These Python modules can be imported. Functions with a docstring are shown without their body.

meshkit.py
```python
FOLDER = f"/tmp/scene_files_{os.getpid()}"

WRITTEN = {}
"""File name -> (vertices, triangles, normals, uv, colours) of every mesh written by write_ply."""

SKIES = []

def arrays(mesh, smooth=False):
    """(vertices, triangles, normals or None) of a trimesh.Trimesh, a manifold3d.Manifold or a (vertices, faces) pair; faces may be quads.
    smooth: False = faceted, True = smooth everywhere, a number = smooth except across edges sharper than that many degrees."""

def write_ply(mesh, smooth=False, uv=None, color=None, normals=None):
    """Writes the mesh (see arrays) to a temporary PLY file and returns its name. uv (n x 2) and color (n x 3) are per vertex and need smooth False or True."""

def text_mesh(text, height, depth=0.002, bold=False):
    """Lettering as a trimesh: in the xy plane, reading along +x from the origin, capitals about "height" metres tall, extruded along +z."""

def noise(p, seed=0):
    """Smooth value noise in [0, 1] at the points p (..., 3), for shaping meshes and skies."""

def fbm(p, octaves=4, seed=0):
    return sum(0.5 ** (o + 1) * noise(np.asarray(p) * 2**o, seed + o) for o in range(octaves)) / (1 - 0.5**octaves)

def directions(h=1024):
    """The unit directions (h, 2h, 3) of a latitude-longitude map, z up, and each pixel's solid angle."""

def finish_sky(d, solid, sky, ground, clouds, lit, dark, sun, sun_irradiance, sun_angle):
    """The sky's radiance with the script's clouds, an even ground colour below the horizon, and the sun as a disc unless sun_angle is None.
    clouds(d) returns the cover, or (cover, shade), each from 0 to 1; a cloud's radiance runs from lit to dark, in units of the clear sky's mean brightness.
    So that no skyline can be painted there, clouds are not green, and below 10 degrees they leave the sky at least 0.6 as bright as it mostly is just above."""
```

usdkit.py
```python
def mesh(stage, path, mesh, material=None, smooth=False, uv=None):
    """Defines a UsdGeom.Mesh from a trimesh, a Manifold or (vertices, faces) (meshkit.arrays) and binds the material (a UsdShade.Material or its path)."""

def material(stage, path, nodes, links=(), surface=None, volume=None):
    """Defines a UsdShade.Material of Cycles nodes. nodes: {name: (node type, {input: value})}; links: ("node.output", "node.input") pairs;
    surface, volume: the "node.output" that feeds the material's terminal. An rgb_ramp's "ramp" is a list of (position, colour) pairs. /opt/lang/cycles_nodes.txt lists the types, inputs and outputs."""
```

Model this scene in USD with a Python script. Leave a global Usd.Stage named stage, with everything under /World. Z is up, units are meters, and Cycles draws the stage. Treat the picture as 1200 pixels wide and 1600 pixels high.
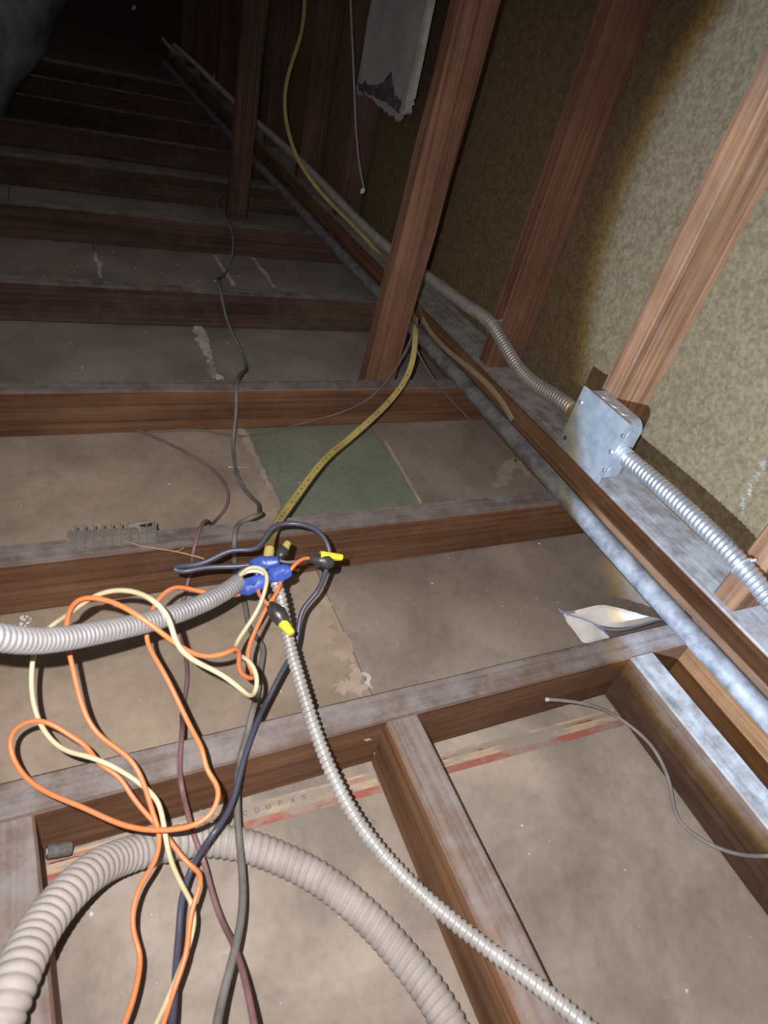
import math, random
import numpy as np, trimesh
import shapely.geometry as sg
from scipy.interpolate import splprep, splev
from pxr import Usd, UsdGeom, UsdLux, UsdShade, Sdf, Gf
import usdkit, meshkit

rng = np.random.default_rng(7)
random.seed(7)
stage = Usd.Stage.CreateInMemory()
UsdGeom.SetStageUpAxis(stage, UsdGeom.Tokens.z)
UsdGeom.SetStageMetersPerUnit(stage, 1.0)
UsdGeom.Xform.Define(stage, '/World')
UsdGeom.Scope.Define(stage, '/World/Looks')

# ------------------------------------------------------------------ camera
FPX = 999.44
M = np.array([[0.89737569, -0.38529073, 0.2150998], [-0.09308463, -0.64177641, -0.76122158], [0.43133759, 0.66307926, -0.61177919]])
EYE = np.array([0, 0, 0.74])
cam = UsdGeom.Camera.Define(stage, '/World/camera')
m4 = np.eye(4)
m4[0, :3], m4[1, :3], m4[2, :3], m4[3, :3] = M[0], -M[1], -M[2], EYE
cam.AddTransformOp().Set(Gf.Matrix4d(m4.tolist()))
cam.CreateHorizontalApertureAttr(36.0)
cam.CreateVerticalApertureAttr(48.0)
cam.CreateFocalLengthAttr(FPX / 1200 * 36)
cam.CreateClippingRangeAttr(Gf.Vec2f(0.01, 100))
cam.CreateFStopAttr(13.0)
cam.CreateFocusDistanceAttr(1.15)
EXPOSURE = 0.0
cam.CreateExposureAttr(EXPOSURE)

# ------------------------------------------------------------------ lights
dome = UsdLux.DomeLight.Define(stage, '/World/ambient')
dome.CreateIntensityAttr(0.032)
dome.CreateColorAttr(Gf.Vec3f(1.0, 0.92, 0.9))


def lamp(path, pos, aim, power, color, radius, cone=None, soft=0.0):
    l = UsdLux.SphereLight.Define(stage, path)
    l.CreateRadiusAttr(radius)
    l.CreateNormalizeAttr(True)
    l.CreateIntensityAttr(power)
    l.CreateColorAttr(Gf.Vec3f(*color))
    z = -np.asarray(aim, float) / np.linalg.norm(aim)
    x = np.cross([0, 0, 1.0], z); x /= np.linalg.norm(x)
    y = np.cross(z, x)
    t = np.eye(4); t[0, :3], t[1, :3], t[2, :3], t[3, :3] = x, y, z, pos
    l.AddTransformOp().Set(Gf.Matrix4d(t.tolist()))
    if cone:
        s = UsdLux.ShapingAPI.Apply(l.GetPrim())
        s.CreateShapingConeAngleAttr(cone)
        s.CreateShapingConeSoftnessAttr(soft)
    return l


# the phone's flash, beside its lens
lamp('/World/phone_flash', EYE + M.T @ np.array([-0.027, -0.021, 0.0]), M.T @ np.array([0.02, 0.16, 1.0]), 12.6, (1.0, 0.96, 0.93), 0.0025, 62.0, 0.9)
# a hand torch held under the phone: a cool white beam with a yellow rim
TORCH, AIM = np.array([0.0, 0.0, 0.47]), (0.975, 0.198, 0.084)
lamp('/World/torch_beam', TORCH, AIM, 31.0, (0.58, 0.94, 1.55), 0.003, 35.05, 0.10)
lamp('/World/torch_rim', TORCH, AIM, 9.5, (1.0, 0.74, 0.04), 0.003, 35.9, 0.07)


# ------------------------------------------------------------------ helpers
def cp(px, py, d):
    """The point that lies at depth d (metres along the lens axis) on the sight line of a pixel of the photograph."""
    return EYE + M.T @ np.array([(px - 600) / FPX, (py - 800) / FPX, 1.0]) * d


def on(px, py, v, ax=2):
    """Where the sight line of a pixel meets the plane coordinate[ax] = v."""
    r = M.T @ np.array([(px - 600) / FPX, (py - 800) / FPX, 1.0])
    return EYE + r * (v - EYE[ax]) / r[ax]


taken = {}


def numbered(parent, name):
    k = taken.get((parent, name), -1) + 1
    taken[(parent, name)] = k
    return f'{parent}/{name}' + (f'_{k:03d}' if k else '')


def tag(p, label=None, cat=None, group=None, kind=None):
    p = p.GetPrim() if hasattr(p, 'GetPrim') else p
    for k, v in (('label', label), ('category', cat), ('group', group), ('kind', kind)):
        if v:
            p.SetCustomDataByKey(k, v)
    return p


def thing(name, label, cat, group=None, loc=(0, 0, 0)):
    x = UsdGeom.Xform.Define(stage, numbered('/World', name))
    x.AddTranslateOp().Set(Gf.Vec3d(*map(float, loc)))
    x.GetPrim().SetCustomDataByKey('origin', ','.join(f'{float(c):.6f}' for c in loc))
    return tag(x, label, cat, group)


def obj(name, mesh, mat, parent=None, smooth=False, label=None):
    """One Mesh prim under its parent, or under /World. Meshes come in world coordinates."""
    where = parent.GetPath().pathString if parent is not None else '/World'
    v, f = (mesh.vertices, mesh.faces) if hasattr(mesh, 'vertices') else mesh
    v = np.array(v, float)
    if parent is not None:
        top = stage.GetPrimAtPath('/'.join(where.split('/')[:3]))
        o = top.GetCustomDataByKey('origin')
        if o:
            v = v - np.array([float(c) for c in o.split(',')])
    p = usdkit.mesh(stage, numbered(where, name), (v, np.array(f)), f'/World/Looks/{mat}', smooth=smooth)
    if label:
        p.GetPrim().SetCustomDataByKey('label', label)
    return p.GetPrim()


def join(*ms):
    return trimesh.util.concatenate([m if hasattr(m, 'vertices') else trimesh.Trimesh(*m, process=False) for m in ms])


def box(lo, hi):
    lo, hi = np.array(lo, float), np.array(hi, float)
    m = trimesh.creation.box(hi - lo)
    m.apply_translation((lo + hi) / 2)
    return m


def beam(lo, hi, axis, cham=0.0025, rough=0.0012, step=0.04, seed=0):
    """A sawn timber: chamfered edges, cut into short lengths, faces slightly uneven."""
    lo, hi = np.array(lo, float), np.array(hi, float)
    a, b = [i for i in range(3) if i != axis]
    ha, hb = (hi[a] - lo[a]) / 2, (hi[b] - lo[b]) / 2
    c = cham
    prof = []
    for (x0, y0), (x1, y1) in zip([(ha - c, -hb), (ha, hb - c), (-ha + c, hb), (-ha, -hb + c)], [(ha, -hb + c), (ha - c, hb), (-ha, hb - c), (-ha + c, -hb)]):
        prof += [(x0, y0), (x1, y1)]
    prof = np.array(prof)
    dense = []
    for i in range(len(prof)):
        p, q = prof[i], prof[(i + 1) % len(prof)]
        n = 1 if i % 2 == 0 else 3
        dense += [p + (q - p) * k / n for k in range(n)]
    prof = np.array(dense)
    L = hi[axis] - lo[axis]
    n = max(2, int(L / step))
    s = np.linspace(lo[axis], hi[axis], n + 1)
    k = len(prof)
    V = np.zeros((n + 1, k, 3))
    V[..., axis] = s[:, None]
    V[..., a] = (lo[a] + hi[a]) / 2 + prof[None, :, 0]
    V[..., b] = (lo[b] + hi[b]) / 2 + prof[None, :, 1]
    if rough:
        for ax, sd in ((a, 1), (b, 2)):
            q = V.copy() * 18; q[..., axis] *= 0.45
            V[..., ax] += (meshkit.fbm(q + seed * 3.7, 3, seed * 5 + sd) - 0.5) * 2 * rough
    F = []
    for i in range(n):
        for j in range(k):
            j2 = (j + 1) % k
            A, B, C, D = i * k + j, i * k + j2, (i + 1) * k + j2, (i + 1) * k + j
            F += [(A, B, C), (A, C, D)]
    V = V.reshape(-1, 3)
    c0, c1 = len(V), len(V) + 1
    V = np.vstack([V, V[:k].mean(0), V[-k:].mean(0)])
    for j in range(k):
        j2 = (j + 1) % k
        F += [(c0, j2, j), (c1, n * k + j, n * k + j2)]
    m = trimesh.Trimesh(V, np.array(F), process=False)
    if m.volume < 0:
        m.faces = m.faces[:, ::-1]
    return m


def curve(points, step=0.004, smooth=0.0006):
    p = np.asarray(points, float)
    if len(p) == 2:
        n = max(2, int(np.linalg.norm(p[1] - p[0]) / step))
        return p[0] + (p[1] - p[0]) * np.linspace(0, 1, n + 1)[:, None]
    tck, u = splprep(p.T, s=len(p) * smooth ** 2, k=min(3, len(p) - 1))
    q = np.array(splev(np.linspace(0, 1, 1500), tck)).T
    s = np.r_[0, np.cumsum(np.linalg.norm(np.diff(q, axis=0), axis=1))]
    t = np.linspace(0, s[-1], max(4, int(s[-1] / step)) + 1)
    return np.stack([np.interp(t, s, q[:, i]) for i in range(3)], 1)


def frames(p):
    t = np.gradient(p, axis=0)
    t /= np.linalg.norm(t, axis=1, keepdims=True) + 1e-12
    n = np.zeros_like(p)
    a = np.array([0, 0, 1.0]) if abs(t[0][2]) < 0.9 else np.array([1.0, 0, 0])
    v = np.cross(t[0], a); v /= np.linalg.norm(v)
    for i in range(len(p)):
        v = v - t[i] * (v @ t[i]); v /= np.linalg.norm(v) + 1e-12
        n[i] = v
    return t, n, np.cross(t, n)


def tube(p, r, sides=10, flat=None, up=None):
    """A swept round (or flattened) section with closed ends. r: a number or one per point."""
    t, n, b = frames(p)
    if up is not None:
        up = np.asarray(up, float)
        n = up - t * (t @ up)[:, None]; n /= np.linalg.norm(n, axis=1, keepdims=True) + 1e-12
        b = np.cross(t, n)
    r = np.broadcast_to(r, (len(p),))
    ang = np.arange(sides) * 2 * np.pi / sides
    ca, sa = np.cos(ang), np.sin(ang)
    if flat:
        sa, ca = np.sign(sa) * np.abs(sa) ** 0.7, np.sign(ca) * np.abs(ca) ** 0.8 * flat
    V = p[:, None] + r[:, None, None] * (ca[None, :, None] * n[:, None] + sa[None, :, None] * b[:, None])
    return skin(V)


def skin(V):
    n, k = V.shape[:2]
    i, j = np.meshgrid(np.arange(n - 1), np.arange(k), indexing='ij')
    q = np.stack([i * k + j, i * k + (j + 1) % k, (i + 1) * k + (j + 1) % k, (i + 1) * k + j], -1).reshape(-1, 4)
    F = np.vstack([q[:, [0, 1, 2]], q[:, [0, 2, 3]]])
    W = np.vstack([V.reshape(-1, 3), V[0].mean(0), V[-1].mean(0)])
    j = np.arange(k)
    F = np.vstack([F, np.stack([np.full(k, n * k), (j + 1) % k, j], 1), np.stack([np.full(k, n * k + 1), (n - 1) * k + j, (n - 1) * k + (j + 1) % k], 1)])
    m = trimesh.Trimesh(W, F, process=False)
    if m.volume < 0:
        m.faces = m.faces[:, ::-1]
    return m


def flexible(points, r, pitch, amp, sides=22, per=7, skew=0.5, helix=True, smooth=0.0008):
    """Flexible metal conduit: a strip wound in a helix, each turn a rounded ridge."""
    p = curve(points, pitch / per, smooth)
    t, n, b = frames(p)
    s = np.arange(len(p)) / per
    ang = np.arange(sides) * 2 * np.pi / sides
    ph = (s[:, None] - (ang[None] / (2 * np.pi) if helix else 0)) % 1.0
    x = np.where(ph < skew, ph / skew, (1 - ph) / (1 - skew))
    prof = np.sin(x * np.pi / 2) ** 0.8
    R = r - amp + amp * prof
    V = p[:, None] + R[..., None] * (np.cos(ang)[None, :, None] * n[:, None] + np.sin(ang)[None, :, None] * b[:, None])
    return skin(V), p


def disc(c, normal, r, h, n=20, dome=0.0):
    m = trimesh.creation.cylinder(radius=r, height=h, sections=n)
    T = trimesh.geometry.align_vectors([0, 0, 1], normal)
    m.apply_transform(T); m.apply_translation(c)
    return m


def lathe(prof, a, b, sides=16, flute=0.0, nf=6):
    """A profile of (t, radius) pairs turned about the line from a to b."""
    a, b = np.asarray(a, float), np.asarray(b, float)
    ax = b - a
    pts = np.array([a + ax * t for t, _ in prof])
    u = np.cross(ax, [0.3, 0.2, 0.9]); u /= np.linalg.norm(u)
    w = np.cross(ax / np.linalg.norm(ax), u)
    ang = np.arange(sides) * 2 * np.pi / sides
    R = np.array([r for _, r in prof])[:, None] * (1 + flute * np.cos(nf * ang)[None])
    return skin(pts[:, None] + R[..., None] * (np.cos(ang)[None, :, None] * u + np.sin(ang)[None, :, None] * w))


def lump(points, radii, flat=0.6, seed=0, amp=0.18, up=None, sides=18):
    """Something wrapped in tape: a swept section that swells, with creases."""
    p = curve(points, 0.0015, 0.0002)
    r = np.interp(np.linspace(0, 1, len(p)), np.linspace(0, 1, len(radii)), radii)
    t, n, b = frames(p)
    if up is not None:
        up = np.asarray(up, float)
        n = up - t * (t @ up)[:, None]; n /= np.linalg.norm(n, axis=1, keepdims=True)
        b = np.cross(t, n)
    ang = np.arange(sides) * 2 * np.pi / sides
    D = flat * np.cos(ang)[None, :, None] * n[:, None] + np.sin(ang)[None, :, None] * b[:, None]
    V = p[:, None] + r[:, None, None] * D
    k = 1 + amp * 2 * (meshkit.fbm(V * 160 + seed * 11, 3, seed) - 0.5)
    return skin(p[:, None] + r[:, None, None] * D * k[..., None])


def slab(poly2d, z0, z1, jitter=0.0, seed=0):
    """A flat thing lying on the floor: an outline in x, y raised from z0 to z1."""
    g = sg.Polygon(poly2d).buffer(0)
    g = max(getattr(g, 'geoms', [g]), key=lambda a: a.area)
    m = trimesh.creation.extrude_polygon(sg.Polygon(g.exterior), z1 - z0, engine='earcut')
    m.apply_translation([0, 0, z0])
    return m


def ragged(poly, amp, n=8, seed=0):
    """The outline with torn edges."""
    r = np.random.default_rng(seed)
    out = []
    for i in range(len(poly)):
        p, q = np.array(poly[i], float), np.array(poly[(i + 1) % len(poly)], float)
        d = q - p; L = np.linalg.norm(d) + 1e-9
        nn = np.array([-d[1], d[0]]) / L
        for k in range(n):
            t = k / n
            out.append(p + d * t + (nn * r.normal(0, amp) if k else 0))
    return out


# ------------------------------------------------------------------ materials
def mat(name, nodes, links, surface):
    return usdkit.material(stage, f'/World/Looks/{name}', nodes, links, surface=surface)


def wood(name, axis, dark, light, dust=(0.245, 0.222, 0.22), dust_amt=0.9, fine=120.0, ring=0.5):
    across, along = [9.0] * 3, 0.8
    across[axis] = along
    f2 = [fine] * 3; f2[axis] = 2.0
    n = {
        'g': ('geometry', {}),
        'm1': ('mapping', {'scale': tuple(across)}),
        'm2': ('mapping', {'scale': tuple(f2)}),
        'n1': ('noise_texture', {'scale': 1.6, 'detail': 4.0, 'roughness': 0.6, 'distortion': 0.7}),
        'n2': ('noise_texture', {'scale': 1.0, 'detail': 3.0, 'roughness': 0.6, 'distortion': 0.3}),
        'n3': ('noise_texture', {'scale': 7.0, 'detail': 4.0, 'roughness': 0.62}),
        'r1': ('rgb_ramp', {'ramp': [(0.28, dark), (0.72, light)]}),
        'r2': ('rgb_ramp', {'ramp': [(0.34, (0.5, 0.45, 0.42)), (0.6, (1.14, 1.12, 1.1))]}),
        'r3': ('rgb_ramp', {'ramp': [(0.3, (0.66, 0.63, 0.62)), (0.7, (1.15, 1.15, 1.15))]}),
        'x1': ('mix', {'mix_type': 'multiply', 'fac': ring + 0.25}),
        'x2': ('mix', {'mix_type': 'multiply', 'fac': 0.8}),
        's': ('separate_xyz', {}),
        'up': ('map_range', {'from_min': 0.55, 'from_max': 0.92, 'to_min': 0.0, 'to_max': 1.0, 'clamp': True}),
        'dn': ('noise_texture', {'scale': 26.0, 'detail': 5.0, 'roughness': 0.7}),
        'dr': ('map_range', {'from_min': 0.25, 'from_max': 0.6, 'to_min': 0.35, 'to_max': 1.0, 'clamp': True}),
        'dm': ('math', {'math_type': 'multiply'}),
        'da': ('math', {'math_type': 'multiply', 'value2': dust_amt}),
        'dg': ('math', {'math_type': 'multiply_add', 'value3': 0.22}),
        'dc': ('rgb_ramp', {'ramp': [(0.34, tuple(c * 0.62 for c in dust)), (0.46, tuple(c * 0.92 for c in dust)), (0.62, tuple(c * 1.12 for c in dust))]}),
        # thin settled film of dust on the upright faces, in patches
        'fr': ('map_range', {'from_min': 0.5, 'from_max': 0.78, 'to_min': 0.0, 'to_max': 0.16, 'clamp': True}),
        'x4': ('mix', {'mix_type': 'mix', 'color2': tuple(c * 0.85 for c in dust)}),
        'x3': ('mix', {'mix_type': 'mix'}),
        'bm': ('bump', {'strength': 0.35, 'distance': 0.0012}),
        'p': ('principled_bsdf', {'roughness': 0.72, 'specular_ior_level': 0.25}),
    }
    l = [('g.position', 'm1.vector'), ('g.position', 'm2.vector'), ('m1.vector', 'n1.vector'), ('m2.vector', 'n2.vector'), ('g.position', 'n3.vector'), ('g.position', 'dn.vector'),
         ('n1.fac', 'r1.fac'), ('n2.fac', 'r2.fac'), ('n3.fac', 'r3.fac'), ('r1.color', 'x1.color1'), ('r2.color', 'x1.color2'), ('x1.color', 'x2.color1'), ('r3.color', 'x2.color2'),
         ('g.normal', 's.vector'), ('s.z', 'up.value'), ('dn.fac', 'dr.value'), ('up.result', 'dm.value1'), ('dr.result', 'dm.value2'), ('dm.value', 'da.value1'), ('dg.value', 'dc.fac'), ('n2.fac', 'dg.value1'), ('dn.fac', 'dg.value2'),
         ('dn.fac', 'fr.value'), ('fr.result', 'x4.fac'), ('x2.color', 'x4.color1'),
         ('da.value', 'x3.fac'), ('x4.color', 'x3.color1'), ('dc.color', 'x3.color2'), ('x3.color', 'p.base_color'), ('n2.fac', 'bm.height'), ('bm.normal', 'p.normal')]
    mat(name, n, l, 'p.BSDF')


def board(name, c1, c2, scale=6.0, spot=(0.70, 0.68, 0.67), grit=0.22, rough=0.85):
    """Paper-faced or fibre board: two tones in clouds, fine mottling and grit."""
    n = {
        'g': ('geometry', {}),
        'n1': ('noise_texture', {'scale': scale, 'detail': 5.0, 'roughness': 0.6, 'distortion': 0.4}),
        'n2': ('noise_texture', {'scale': scale * 14, 'detail': 4.0, 'roughness': 0.7}),
        'n3': ('noise_texture', {'scale': scale * 0.4, 'detail': 3.0, 'roughness': 0.5}),
        'r1': ('rgb_ramp', {'ramp': [(0.37, c1), (0.63, c2)]}),
        'r2': ('rgb_ramp', {'ramp': [(0.3, tuple(1 - grit * 0.55 for _ in range(3))), (0.5, (1, 1, 1)), (0.72, tuple(1 + grit * 0.35 for _ in range(3)))]}),
        'r3': ('rgb_ramp', {'ramp': [(0.38, spot), (0.55, (1, 1, 1))]}),
        'x1': ('mix', {'mix_type': 'multiply', 'fac': 1.0}),
        'x2': ('mix', {'mix_type': 'multiply', 'fac': 0.7}),
        'bm': ('bump', {'strength': 0.25, 'distance': 0.0008}),
        'p': ('principled_bsdf', {'roughness': rough, 'specular_ior_level': 0.2}),
    }
    l = [('g.position', 'n1.vector'), ('g.position', 'n2.vector'), ('g.position', 'n3.vector'), ('n1.fac', 'r1.fac'), ('n2.fac', 'r2.fac'), ('n3.fac', 'r3.fac'),
         ('r1.color', 'x1.color1'), ('r2.color', 'x1.color2'), ('x1.color', 'x2.color1'), ('r3.color', 'x2.color2'), ('x2.color', 'p.base_color'), ('n2.fac', 'bm.height'), ('bm.normal', 'p.normal')]
    mat(name, n, l, 'p.BSDF')


def plain(name, c, rough=0.5, metal=0.0, var=0.2, scale=60.0, c2=None, spec=0.5, bump=0.0):
    """One colour with some dirt or wear."""
    c2 = c2 or tuple(x * (1 - var) for x in c)
    n = {
        'g': ('geometry', {}),
        'n': ('noise_texture', {'scale': scale, 'detail': 4.0, 'roughness': 0.65}),
        'r': ('rgb_ramp', {'ramp': [(0.35, c2), (0.65, c)]}),
        'p': ('principled_bsdf', {'roughness': rough, 'metallic': metal, 'specular_ior_level': spec}),
    }
    l = [('g.position', 'n.vector'), ('n.fac', 'r.fac'), ('r.color', 'p.base_color')]
    if bump:
        n['b'] = ('bump', {'strength': bump, 'distance': 0.001})
        l += [('n.fac', 'b.height'), ('b.normal', 'p.normal')]
    mat(name, n, l, 'p.BSDF')


def worn(name, c, under, lo, hi, scale=70.0):
    """Print that has rubbed off in patches down to the paper."""
    n = {
        'g': ('geometry', {}), 'mp': ('mapping', {'scale': (0.45, 1.0, 1.0)}),
        'n': ('noise_texture', {'scale': scale, 'detail': 5.0, 'roughness': 0.7}),
        'n2': ('noise_texture', {'scale': 9.0, 'detail': 3.0}),
        'a': ('math', {'math_type': 'multiply_add', 'value2': 0.9}),
        'r': ('map_range', {'from_min': lo, 'from_max': hi, 'to_min': 0.0, 'to_max': 1.0, 'clamp': True}),
        'x': ('mix', {'mix_type': 'mix', 'color1': c, 'color2': under}),
        'p': ('principled_bsdf', {'roughness': 0.85, 'specular_ior_level': 0.2}),
    }
    l = [('g.position', 'mp.vector'), ('mp.vector', 'n.vector'), ('g.position', 'n2.vector'), ('n2.fac', 'a.value1'), ('n.fac', 'a.value3'), ('a.value', 'r.value'), ('r.result', 'x.fac'), ('x.color', 'p.base_color')]
    mat(name, n, l, 'p.BSDF')


WD, WL = (0.10, 0.046, 0.026), (0.22, 0.112, 0.062)
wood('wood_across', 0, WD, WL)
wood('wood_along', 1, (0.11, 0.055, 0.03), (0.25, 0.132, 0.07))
wood('wood_plate', 1, (0.11, 0.055, 0.03), (0.23, 0.12, 0.065), dust=(0.38, 0.375, 0.375))
wood('wood_dusty', 1, (0.06, 0.036, 0.024), (0.125, 0.075, 0.048), dust=(0.34, 0.335, 0.33))
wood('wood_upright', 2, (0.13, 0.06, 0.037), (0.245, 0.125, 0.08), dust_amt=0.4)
wood('wood_tan', 1, (0.14, 0.066, 0.026), (0.225, 0.108, 0.044))
wood('wood_dimmed_upright', 2, (0.075, 0.04, 0.03), (0.145, 0.083, 0.062), dust_amt=0.4)  # far studs and post: far-end dimness is put into the colour
wood('wood_dimmed', 0, (0.06, 0.034, 0.025), (0.125, 0.074, 0.055), dust=(0.28, 0.255, 0.245))  # far joists: the hazy dimness at that distance painted into the wood colour
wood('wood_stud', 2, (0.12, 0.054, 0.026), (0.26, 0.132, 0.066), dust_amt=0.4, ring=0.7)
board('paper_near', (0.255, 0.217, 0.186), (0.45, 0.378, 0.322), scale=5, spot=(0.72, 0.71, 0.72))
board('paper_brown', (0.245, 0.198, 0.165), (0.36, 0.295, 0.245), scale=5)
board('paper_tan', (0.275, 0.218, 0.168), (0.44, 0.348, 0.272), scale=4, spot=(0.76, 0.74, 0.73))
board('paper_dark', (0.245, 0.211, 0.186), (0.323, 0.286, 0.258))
board('paper_green', (0.19, 0.205, 0.155), (0.235, 0.25, 0.195), grit=0.3, spot=(0.85, 0.85, 0.82))
board('paper_torn', (0.40, 0.315, 0.25), (0.48, 0.385, 0.31), scale=25)
board('fibreboard', (0.104, 0.071, 0.039), (0.165, 0.118, 0.068), scale=125.0, grit=0.6, spot=(0.86, 0.84, 0.8))
board('gypsum', (0.52, 0.48, 0.44), (0.66, 0.62, 0.58), scale=40)
board('plaster', (0.16, 0.14, 0.11), (0.25, 0.22, 0.18), scale=60)
board('grey_board', (0.30, 0.29, 0.30), (0.38, 0.37, 0.38), scale=8, spot=(0.9, 0.9, 0.9))
board('duct_wrap', (0.20, 0.20, 0.23), (0.40, 0.40, 0.44), scale=8)
plain('soot', (0.03, 0.028, 0.027), 0.9, c2=(0.11, 0.10, 0.10), scale=45)
plain('gap', (0.05, 0.04, 0.033), 0.95)
plain('pipe_zinc', (0.175, 0.168, 0.172), 0.6, 0.12, c2=(0.075, 0.071, 0.073), scale=36, spec=0.4)
plain('zinc', (0.62, 0.64, 0.66), 0.42, 0.75, c2=(0.42, 0.45, 0.49), scale=48)
plain('zinc_flex', (0.60, 0.60, 0.61), 0.34, 0.85, c2=(0.47, 0.46, 0.46), scale=30)
plain('zinc_dull', (0.45, 0.42, 0.40), 0.5, 0.6, c2=(0.33, 0.30, 0.28), scale=30)
plain('armour', (0.66, 0.65, 0.64), 0.26, 0.55, c2=(0.5, 0.48, 0.47), scale=50)
plain('alu_flex', (0.40, 0.39, 0.41), 0.45, 0.45, c2=(0.31, 0.30, 0.315), scale=40)
plain('dusty_flex', (0.40, 0.365, 0.345), 0.75, 0.1, c2=(0.32, 0.285, 0.265), scale=35)
plain('steel', (0.7, 0.7, 0.7), 0.3, 0.9)
plain('brass', (0.62, 0.5, 0.2), 0.35, 0.9)
plain('orange_wire', (0.72, 0.19, 0.06), 0.42, c2=(0.62, 0.20, 0.09), scale=25)
plain('cream_wire', (0.62, 0.53, 0.34), 0.45, c2=(0.52, 0.44, 0.28), scale=25)
plain('white_wire', (0.72, 0.68, 0.62), 0.45)
plain('grey_wire', (0.30, 0.28, 0.27), 0.6, c2=(0.22, 0.205, 0.195), scale=30)
plain('navy_wire', (0.068, 0.076, 0.125), 0.38, c2=(0.06, 0.058, 0.08), scale=30)
plain('maroon_wire', (0.24, 0.12, 0.13), 0.55, c2=(0.17, 0.095, 0.10), scale=30)
plain('brown_wire', (0.17, 0.125, 0.11), 0.65, c2=(0.13, 0.095, 0.085), scale=30)
plain('black_cord', (0.20, 0.185, 0.178), 0.6, c2=(0.13, 0.118, 0.11), scale=30)
plain('yellow_cable', (0.53, 0.42, 0.12), 0.5, c2=(0.38, 0.31, 0.13), scale=30)
plain('cable_dim', (0.33, 0.26, 0.17), 0.65)
plain('black_print', (0.03, 0.03, 0.03), 0.7)
plain('blue_tape', (0.045, 0.10, 0.43), 0.38, c2=(0.035, 0.07, 0.30), scale=55, bump=0.4)
plain('black_tape', (0.022, 0.021, 0.022), 0.33, c2=(0.05, 0.047, 0.045), scale=70, bump=0.5)
plain('yellow_nut', (0.80, 0.72, 0.05), 0.4)
plain('olive_nut', (0.42, 0.37, 0.12), 0.5)
plain('ceramic', (0.23, 0.20, 0.18), 0.8, c2=(0.15, 0.13, 0.115), scale=90)
plain('dark_screw', (0.20, 0.175, 0.16), 0.7, 0.1)
plain('foam', (0.075, 0.07, 0.068), 0.85, c2=(0.15, 0.135, 0.13), scale=200)
plain('mask_white', (0.78, 0.75, 0.74), 0.7, c2=(0.66, 0.62, 0.61), scale=30, bump=0.3)
plain('mask_edge', (0.30, 0.33, 0.46), 0.7)
plain('straw', (0.40, 0.26, 0.13), 0.7)
plain('flake', (0.72, 0.68, 0.63), 0.85)
plain('chip', (0.55, 0.42, 0.30), 0.8)
worn('print_cream', (0.47, 0.36, 0.25), (0.31, 0.26, 0.22), 0.86, 1.0)
worn('print_red', (0.34, 0.115, 0.09), (0.31, 0.25, 0.21), 0.90, 1.10)
worn('print_blue', (0.06, 0.055, 0.10), (0.31, 0.26, 0.22), 0.78, 0.93)
worn('print_orange', (0.44, 0.15, 0.09), (0.31, 0.26, 0.22), 0.78, 0.93)
plain('print_black', (0.16, 0.135, 0.12), 0.8)

# ------------------------------------------------------------------ the setting
JH, JW = 0.0918, 0.040                       # joists: height and thickness
XR = 0.8255                                  # front of the rim joist, where the joists end
XJ = 0.938                                   # where the joists end, under the wall
JOISTS = [-0.10, 0.340, 0.675, 1.097, 1.564, 2.097, 2.585, 3.07, 3.55, 4.04, 4.53]
XW = 0.925                                   # the sheathing
PZ0, PZ1 = 0.134, 0.173                      # wall plate
X0 = -1.6

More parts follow.
